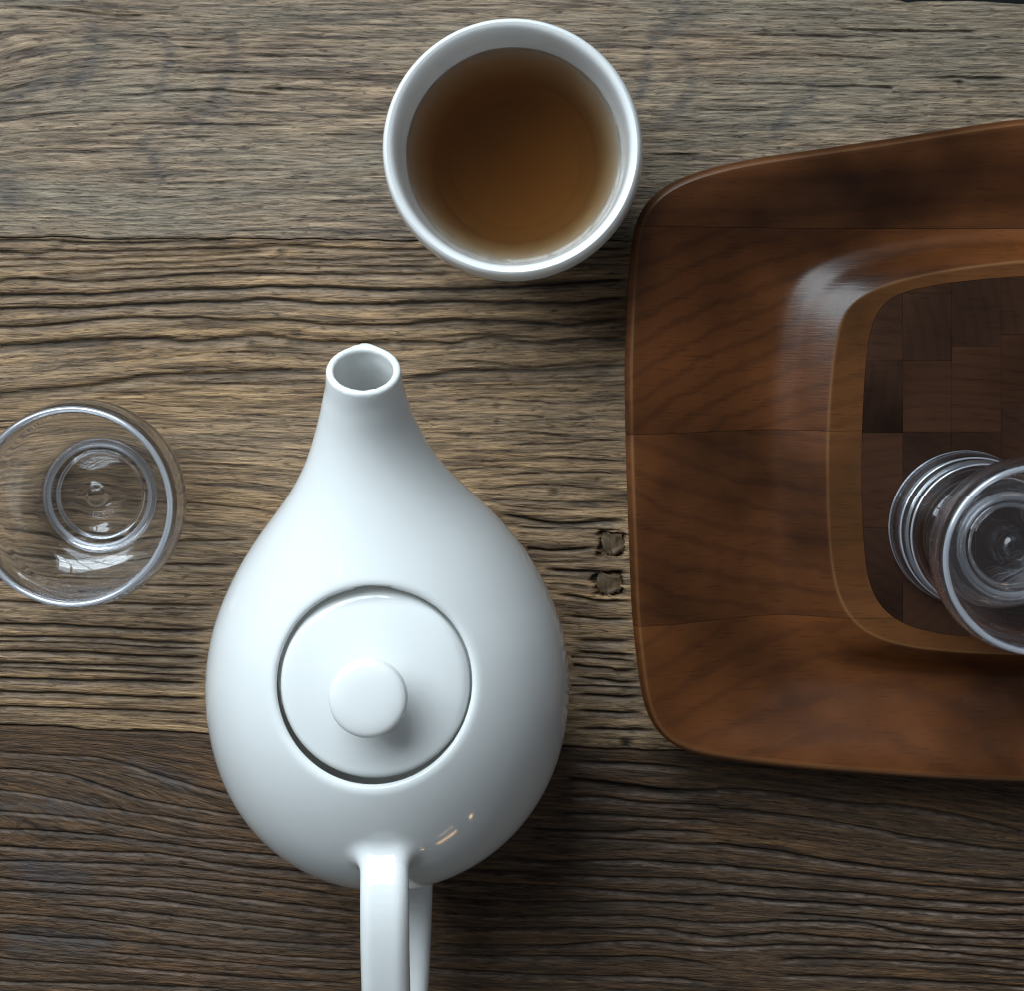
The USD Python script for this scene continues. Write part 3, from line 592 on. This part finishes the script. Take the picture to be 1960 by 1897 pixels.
# ================================================================== wooden tray
OUTL = [(1960,235),(1850,251),(1700,275),(1560,295),(1450,311),(1380,325),(1330,340),(1290,356),(1260,376),(1238,400),(1226,430),(1219,480),(1213,560),(1208,700),(1210,850),(1215,1000),(1222,1180),(1235,1300),(1246,1360),(1256,1385),(1272,1408),(1295,1426),(1330,1438),(1400,1451),(1500,1463),(1600,1472),(1800,1486),(1960,1493)]
PLAT = [(1960,499),(1860,510),(1780,523),(1720,537),(1675,553),(1645,568),(1625,585),(1612,608),(1603,640),(1594,700),(1587,780),(1584,870),(1585,980),(1590,1060),(1599,1120),(1612,1158),(1632,1188),(1660,1212),(1700,1229),(1760,1242),(1850,1250),(1960,1254)]
INL = [(1960,527),(1880,533),(1810,541),(1750,552),(1710,565),(1686,584),(1672,610),(1662,650),(1655,720),(1650,820),(1649,920),(1652,1020),(1658,1090),(1668,1130),(1684,1160),(1708,1183),(1745,1202),(1810,1216),(1960,1228)]
XM = 2290.0
def closed(pts, z, n=260):
    p = np.array(pts, float)
    dens = np.vstack([p, [[XM, p[-1, 1] + .4 * (p[-1, 1] - p[-2, 1])]]])
    dens = np.vstack([[[XM, p[0, 1] + .4 * (p[0, 1] - p[1, 1])]], dens])
    mir = dens[::-1].copy(); mir[:, 0] = 2 * XM - mir[:, 0]
    loop = np.vstack([dens, mir[1:-1]])
    c = np.array([XM, 875.])
    loop2 = np.vstack([loop, loop[:1]])
    s = np.r_[0, np.cumsum(np.linalg.norm(np.diff(loop2, axis=0), axis=1))]
    u = np.linspace(0, s[-1], 1600, endpoint=False)
    q = np.stack([np.interp(u, s, loop2[:, k]) for k in (0, 1)], 1)
    q = ndimage.gaussian_filter1d(q, 7, axis=0, mode='wrap')
    return q
def by_angle(loop, n):
    """n points of the loop at shared directions about the tray's middle, packed densely at the corners"""
    c = np.array([XM, 880.])
    a = np.unwrap(np.arctan2(loop[:, 1] - c[1], loop[:, 0] - c[0]))
    if a[-1] < a[0]: a, loop = a[::-1], loop[::-1]
    r = np.linalg.norm(loop - c, axis=1)
    th = np.linspace(0, 2 * np.pi, n, endpoint=False)
    rr = np.interp(np.mod(th - a[0], 2 * np.pi) + a[0], np.r_[a, a[0] + 2 * np.pi], np.r_[r, r[0]])
    return np.stack([c[0] + rr * np.cos(th), c[1] + rr * np.sin(th)], 1)
NA = 720
ZC, ZP, ZI = .034, .0275, .0277       # crest of the rim, raised middle, inlay
toW = lambda q, z: np.stack([(q[:, 0] - NX) * (H - z) / F, -(q[:, 1] - NY) * (H - z) / F], 1)
crest = toW(by_angle(closed(OUTL, ZC), NA), ZC); plat = toW(by_angle(closed(PLAT, ZP), NA), ZP); inl = toW(by_angle(closed(INL, ZI), NA), ZI)
mid = crest.mean(0)
def inset(loop, d):
    t = np.roll(loop, -1, 0) - np.roll(loop, 1, 0); nrm = np.stack([t[:, 1], -t[:, 0]], 1); nrm /= np.linalg.norm(nrm, axis=1, keepdims=True)
    if ((loop + nrm * .001 - mid) ** 2).sum() > ((loop - mid) ** 2).sum(): nrm = -nrm
    return loop + nrm * d
rings = [(inl * .0 + mid, ZP - .006)]
zs = PchipInterpolator([0, .1, .3, .48, .62, .72, .82, .91, 1.0], [ZC, ZC - .0012, ZC - .0066, ZC - .0128, ZC - .0163, ZC - .0170, ZC - .0146, ZC - .0104, ZP])
rows = [(mid[None] + (plat - mid) * .6, ZP), (inset(plat, .003), ZP), (inset(plat, .0010), ZP), (inset(plat, .0005), ZP), (plat, ZP - .0001)]
for s in np.r_[[.993, .985], np.linspace(.975, .8, 12), np.linspace(.77, .012, 34)]:
    rows.append((crest * (1 - s) + plat * s, float(zs(s))))
rows.append((inset(crest, .0006), ZC - .00005))
rows.append((crest, ZC - .0002))
for d, z in ((-.0009, ZC - .0008), (-.0020, ZC - .0024), (-.0024, ZC - .0045), (-.0020, ZC - .007), (-.0004, ZC - .0105), (.006, ZC - .017), (.018, ZC - .0245), (.034, ZC - .030), (.045, .0015), (.048, .0008)):
    rows.append((inset(crest, d), z))
vs = [np.r_[mid, ZP]]; 
for q, z in rows: vs += [np.r_[a, z] for a in q]
vs.append(np.r_[mid, .0008])
fs = []
I = lambda r, k: 1 + r * NA + (k % NA)
for k in range(NA):
    fs.append([0, I(0, k), I(0, k + 1)])
    for r in range(len(rows) - 1):
        fs += [[I(r, k), I(r + 1, k), I(r + 1, k + 1)], [I(r, k), I(r + 1, k + 1), I(r, k + 1)]]
    fs.append([len(vs) - 1, I(len(rows) - 1, k + 1), I(len(rows) - 1, k)])
traym = trimesh.Trimesh(np.array(vs), np.array(fs), process=False)
if traym.volume < 0: traym.invert()
def to_man(t): return m3.Manifold(m3.Mesh(np.asarray(t.vertices, np.float32), np.asarray(t.faces, np.uint32)))
TRAY = to_man(traym)
def loop_prism(loop, z0, z1):
    cs = m3.CrossSection([loop.tolist()], m3.FillRule.NonZero)
    return m3.Manifold.extrude(cs, z1 - z0).translate((0, 0, z0))
TRAY = TRAY - loop_prism(inl, ZI - .012, ZI + .02)

def tray_wood(name, base, dark, centre, ring_scale, stretch, turn, seed, rough=.33, distort=3.2, spec=.31):
    n = {'g': ('geometry', {}), 'mp': ('mapping', {'mapping_type': 'texture', 'location': centre, 'rotation': (0, 0, math.radians(turn)), 'scale': (stretch[0], stretch[1], 1)}),
     'wv': ('wave_texture', {'wave_type': 'rings', 'rings_direction': 'z', 'scale': ring_scale, 'distortion': distort, 'detail': 4., 'detail_scale': 2.2, 'detail_roughness': .62}),
     'm2': ('mapping', {'rotation': (0, 0, math.radians(-turn)), 'scale': (110, 1300, 60), 'location': (seed, 0, 0)}), 'n2': ('noise_texture', {'scale': 1., 'detail': 3., 'roughness': .6}),
     'm3': ('mapping', {'scale': (14, 14, 14), 'location': (seed * 3, 1, 0)}), 'n3': ('noise_texture', {'scale': 1., 'detail': 3., 'roughness': .5}),
     'rr': ('map_range', {'from_min': .62, 'from_max': 1., 'to_min': 0., 'to_max': .44, 'clamp': True}), 'mx': ('mix_color', {'a': base, 'b': dark}),
     'big': ('map_range', {'from_min': .3, 'from_max': .7, 'to_min': .38, 'to_max': 1.75}), 'cb': ('combine_xyz', {}), 'mb': ('mix_color', {'blend_type': 'multiply', 'fac': 1., 'use_clamp': False}),
     'pr': ('map_range', {'from_min': .30, 'from_max': .44, 'to_min': .66, 'to_max': 1., 'clamp': True}), 'cp': ('combine_xyz', {}), 'mp2': ('mix_color', {'blend_type': 'multiply', 'fac': 1., 'use_clamp': False}),
     'rg': ('map_range', {'from_min': .3, 'from_max': .7, 'to_min': rough * .8, 'to_max': rough * 1.3}),
     'bp': ('bump', {'strength': .18, 'distance': .0003}),
     'we': ('attribute', {'attribute': 'wear'}), 'wn': ('map_range', {'from_min': .3, 'from_max': .55, 'to_min': .1, 'to_max': .7, 'clamp': True}), 'wm': ('math', {'math_type': 'multiply', 'use_clamp': True}), 'mw': ('mix_color', {'b': (.22, .105, .040)}),
     'bo': ('attribute', {'attribute': 'lit_border'}), 'bm': ('math', {'math_type': 'multiply', 'value2': .26}), 'mbd': ('mix_color', {'b': (.140, .062, .019)}),  # same wood as the boards, painted lighter here to imitate how light falls
     'p': ('principled_bsdf', {'specular_ior_level': spec})}
    l = [('g.position', 'mp.vector'), ('mp.vector', 'wv.vector'), ('g.position', 'm2.vector'), ('m2.vector', 'n2.vector'), ('g.position', 'm3.vector'), ('m3.vector', 'n3.vector'),
     ('wv.fac', 'rr.value'), ('rr.result', 'mx.fac'), ('n3.fac', 'big.value'), ('big.result', 'cb.x'), ('big.result', 'cb.y'), ('big.result', 'cb.z'), ('mx.result', 'mb.a'), ('cb.vector', 'mb.b'),
     ('n2.fac', 'pr.value'), ('pr.result', 'cp.x'), ('pr.result', 'cp.y'), ('pr.result', 'cp.z'), ('bo.fac', 'bm.value1'), ('bm.value', 'mbd.fac'), ('mb.result', 'mbd.a'), ('mbd.result', 'mp2.a'), ('cp.vector', 'mp2.b'), ('n3.fac', 'wn.value'), ('we.fac', 'wm.value1'), ('wn.result', 'wm.value2'), ('wm.value', 'mw.fac'), ('mp2.result', 'mw.a'), ('mw.result', 'p.base_color'),
     ('n3.fac', 'rg.value'), ('rg.result', 'p.roughness'), ('n2.fac', 'bp.height'), ('bp.normal', 'p.normal')]
    return mat(name, n, l, surface='p.BSDF')
def c3(px, py): w = W(px, py, .025); return (float(w[0]), float(w[1]), 0.)
TW = [tray_wood('teak_straight', (.080, .0265, .0078), (.046, .0145, .005), c3(1500, 2600), 26, (7, 1), 3, 1),
      tray_wood('teak_arched', (.095, .0300, .0078), (.042, .0135, .0045), c3(1760, 1500), 36, (1.2, 1), 25, 2),
      tray_wood('teak_swirl', (.086, .0280, .0078), (.042, .0135, .0047), c3(1500, 420), 32, (1.3, 1), -20, 3),
      tray_wood('teak_fan', (.090, .0285, .0072), (.050, .0160, .005), c3(1180, 1960), 26, (1.8, .8), 38, 4)]
tray = thing('serving_tray', (mid[0], mid[1], .0008), 'large rounded teak serving tray with raised middle and dark inlay', 'tray')
cuts = [W(0, 434, .028)[1], W(0, 822, .022)[1], W(0, 1180, .022)[1]]
def fine(loop): return np.vstack([np.stack([np.interp(np.linspace(0, NA, NA * 4, endpoint=False), np.arange(NA + 1), np.r_[loop[:, k], loop[0, k]]) for k in (0, 1)], 1)])
KC, KP = cKDTree(fine(crest)), cKDTree(fine(plat))
pr_ = np.linalg.norm(plat - mid, axis=1); pa_ = np.unwrap(np.arctan2(plat[:, 1] - mid[1], plat[:, 0] - mid[0])); po_ = np.argsort(np.mod(pa_, 2 * np.pi))
def tray_attrs(v):
    dc, dp = KC.query(v[:, :2])[0], KP.query(v[:, :2])[0]
    top = v[:, 2] > ZC - .012
    wear = np.where(top, np.exp(-(dp / .0005) ** 2) * (v[:, 2] > ZP - .002) + .8 * np.exp(-(dc / .0006) ** 2) * (v[:, 2] > ZC - .003), 0)
    ang = np.mod(np.arctan2(v[:, 1] - mid[1], v[:, 0] - mid[0]), 2 * np.pi)
    rp = np.interp(ang, np.mod(pa_, 2 * np.pi)[po_], pr_[po_], period=2 * np.pi)
    return {'wear': wear, 'lit_border': (np.linalg.norm(v[:, :2] - mid, axis=1) < rp + .0001).astype(float)}  # second mask: the raised middle, where lighter shading is painted in
rest, labels = TRAY, ['back board with fine straight grain', 'board with curved grain', 'board with swirling grain', 'front board with fanned grain']
tilt = [0.0, .012, .02]
for k in range(4):
    if k < 3:
        nrm = np.array([-math.sin(tilt[k]), math.cos(tilt[k]), 0.]); x0 = W(1600, 0)[0]
        off = float(nrm @ np.array([x0, cuts[k], 0]))
        piece, rest = rest.trim_by_plane(nrm.tolist(), off + .00008), rest.trim_by_plane((-nrm).tolist(), -off + .00008)
    else: piece = rest
    part('board', piece, TW[k], tray, smooth=16, label=labels[k], attrs=tray_attrs)
# inlay of small end-grain blocks
BW = [tray_wood(f'end_grain_{i}', b, d, c3(*c), 60, (1, 1), t, 10 + i, rough=.42, distort=1.2, spec=.14) for i, (b, d, c, t) in enumerate([
 ((.030, .0125, .0065), (.019, .0080, .0045), (1600, 1300), 20), ((.027, .0115, .0063), (.018, .0076, .0045), (2100, 500), 65), ((.035, .0140, .0066), (.022, .0088, .0045), (1800, 1600), -40), ((.029, .0125, .0068), (.019, .0083, .005), (1400, 700), 85)])]
inlay_x = UsdGeom.Xform.Define(stage, numbered(str(tray.GetPath()), 'inlay')).GetPrim()
slab = loop_prism(inset(inl, .00012), ZI - .011, ZI)
colx = [1560, 1728, 1822, 1916, 2010, 2104, 2200, 2296, 2390, 2484, 2580, 2676, 2770, 2864, 2960, 3060]
kk = 0
for i in range(len(colx) - 1):
    ys = {0: [400, 690, 828, 1010, 1190, 1300], 1: [400, 560, 690, 826, 968, 1110, 1300], 2: [400, 530, 662, 826, 960, 1090, 1300], 3: [400, 640, 770, 905, 1040, 1180, 1300]}.get(i)
    if ys is None: s0 = RNG.uniform(0, 90); ys = [400] + [480 + s0 + 135 * q for q in range(6)] + [1350]
    for y0, y1 in zip(ys[:-1], ys[1:]):
        a, b = W(colx[i], y1, ZI), W(colx[i + 1], y0, ZI)
        dz = RNG.uniform(-.00004, .00006)
        bx = m3.Manifold.cube((b[0] - a[0] - .00012, b[1] - a[1] - .00012, .03)).translate((a[0] + .00006, a[1] + .00006, ZI - .02))
        piece = (slab.translate((0, 0, dz)) ^ bx)
        if piece.is_empty() or piece.volume() < 1e-9: continue
        part('block', piece, BW[(kk * 3 + i) % 4], inlay_x, smooth=False); kk += 1

# ================================================================== glass
GLASS = mat('clear_glass', {'g': ('geometry', {}), 'n': ('noise_texture', {'scale': 70., 'detail': 1.}), 'b': ('bump', {'strength': .05, 'distance': .0006}), 'gl': ('glass_bsdf', {'color': (.985, .99, 1.0), 'roughness': 0., 'IOR': 1.5}),
     'tr': ('transparent_bsdf', {'color': (.985, .99, 1.)}), 'go': ('glossy_bsdf', {'color': (.93, .95, 1), 'roughness': .07}), 'lw': ('layer_weight', {'blend': .5}), 'pw': ('math', {'math_type': 'power', 'value2': 4.5}), 'fa': ('math', {'math_type': 'multiply', 'value2': .42, 'use_clamp': True}), 'rim': ('mix_closure', {}), 'out': ('mix_closure', {'fac': .13})},
    [('g.position', 'n.vector'), ('n.fac', 'b.height'), ('b.normal', 'gl.normal'), ('lw.facing', 'pw.value1'), ('pw.value', 'fa.value1'), ('fa.value', 'rim.fac'), ('gl.BSDF', 'rim.closure1'), ('go.BSDF', 'rim.closure2'), ('rim.closure', 'out.closure1'), ('tr.BSDF', 'out.closure2')], surface='out.closure')
GLINT_RIM = mat('painted_rim_glint', {'gl': ('glass_bsdf', {'color': (.98, .985, 1.0), 'roughness': 0., 'IOR': 1.5}), 'go': ('glossy_bsdf', {'color': (.95, .97, 1.), 'roughness': .22}), 'di': ('diffuse_bsdf', {'color': (.70, .74, .82)}), 'a': ('mix_closure', {'fac': .5}), 'b': ('mix_closure', {'fac': .48})},
    [('go.BSDF', 'a.closure1'), ('di.BSDF', 'a.closure2'), ('gl.BSDF', 'b.closure1'), ('a.closure', 'b.closure2')], surface='b.closure')  # clear glass made milky: the bright edge highlight is painted into its colour
def ring(r, m, z, c):  # pale bead laid over the glass edge, carrying a painted highlight
    a = np.linspace(0, 2 * np.pi, 28, endpoint=False)
    pr = [(r + m * math.cos(t), z + m * math.sin(t)) for t in a]; pr.append(pr[0])
    return revolve(pr, 180, (c[0], c[1], 0))
def bowl_profile(s, hh=1.0):
    o_ = [(0, .0030), (.006, .0026), (.010, .0036), (.0165, .0030), (.0185, .0006), (.0205, .0000), (.0218, .0010), (.0222, .0035), (.0215, .0060), (.0228, .0078), (.029, .0105), (.0348, .0155), (.0382, .0225), (.0394, .0295), (.0390, .0350), (.0380, .0392),
          (.0371, .0404), (.0358, .0406), (.0349, .0394), (.0352, .0350), (.0357, .0295), (.0344, .0230), (.0312, .0175), (.0265, .0138), (.0205, .0122), (.0150, .0112), (.0085, .0098), (.0050, .0104), (.0030, .0116), (0, .0120)]
    return smooth_profile([(r * s, z * s * hh) for r, z in o_], 260)
zb = .0405
bc = W(140, 969, .0405)
b1 = thing('glass_bowl', (bc[0], bc[1], .0006), 'small clear glass bowl standing on the planks left of the teapot', 'glass bowl')
part('vessel', revolve(bowl_profile(1.03, .98) + [0, .0006], 180, (bc[0], bc[1], 0)), GLASS, b1, smooth=True)
part('rim', ring(.0365 * 1.03, .0011, .0405 * 1.03 * .98 + .0011, bc), GLINT_RIM, b1, smooth=True)
part('foot', ring(.0206 * 1.03, .0009, .0046, bc), GLINT_RIM, b1, smooth=True)
lc = np.array([.1634, -.0838])
z0 = ZI + .0004
inv = smooth_profile([(0, .0385), (.014, .0385), (.0205, .0380), (.0235, .0360), (.0262, .0300), (.0272, .0245), (.0266, .0225), (.0280, .0190), (.0286, .0135), (.0281, .0118), (.0294, .0085), (.0302, .0040), (.0302, .0012), (.0293, 0), (.0282, .0006), (.0276, .004), (.0262, .012), (.0248, .022), (.0225, .0305), (.0185, .0338), (.010, .0345), (0, .0345)], 220)
g2 = thing('ribbed_glass', (lc[0], lc[1], z0), 'overturned ribbed clear glass standing on the dark inlay of the tray', 'glass')
part('vessel', revolve(inv + [0, z0], 180, (lc[0], lc[1], 0)), GLASS, g2, smooth=True)
part('rim', ring(.0293, .0010, z0 + .0012, lc), GLINT_RIM, g2, smooth=True)
part('rib', ring(.0284, .0006, z0 + .0137, lc), GLINT_RIM, g2, smooth=True)
part('rib', ring(.0270, .0006, z0 + .0247, lc), GLINT_RIM, g2, smooth=True)
uc = np.array([.1672, -.0842])
z1 = z0 + .0391
b2 = thing('glass_bowl', (uc[0], uc[1], z1), 'clear glass bowl stacked on top of another glass on the tray', 'glass bowl')
part('vessel', revolve(bowl_profile(.87, 1.0) + [0, z1], 180, (uc[0], uc[1], 0)), GLASS, b2, smooth=True)
part('rim', ring(.0365 * .87, .0010, .0405 * .87 + z1 + .0004, uc), GLINT_RIM, b2, smooth=True)
part('foot', ring(.0206 * .87, .0008, z1 + .0038, uc), GLINT_RIM, b2, smooth=True)
window_bars()
area('/World/lamp_glow', (.326, -1.108, .05), (-.035, -.1775, .11), .15, .022, 9.0, (1., .62, .3))
area('/World/lamp_glow_high', (.34, -1.10, .12), (-.035, -.1775, .11), .12, .012, 4.0, (1., .66, .36))
lamp('lamp_spot', (.504, -1.017, .048), .013, 18.0, (1., .66, .36))
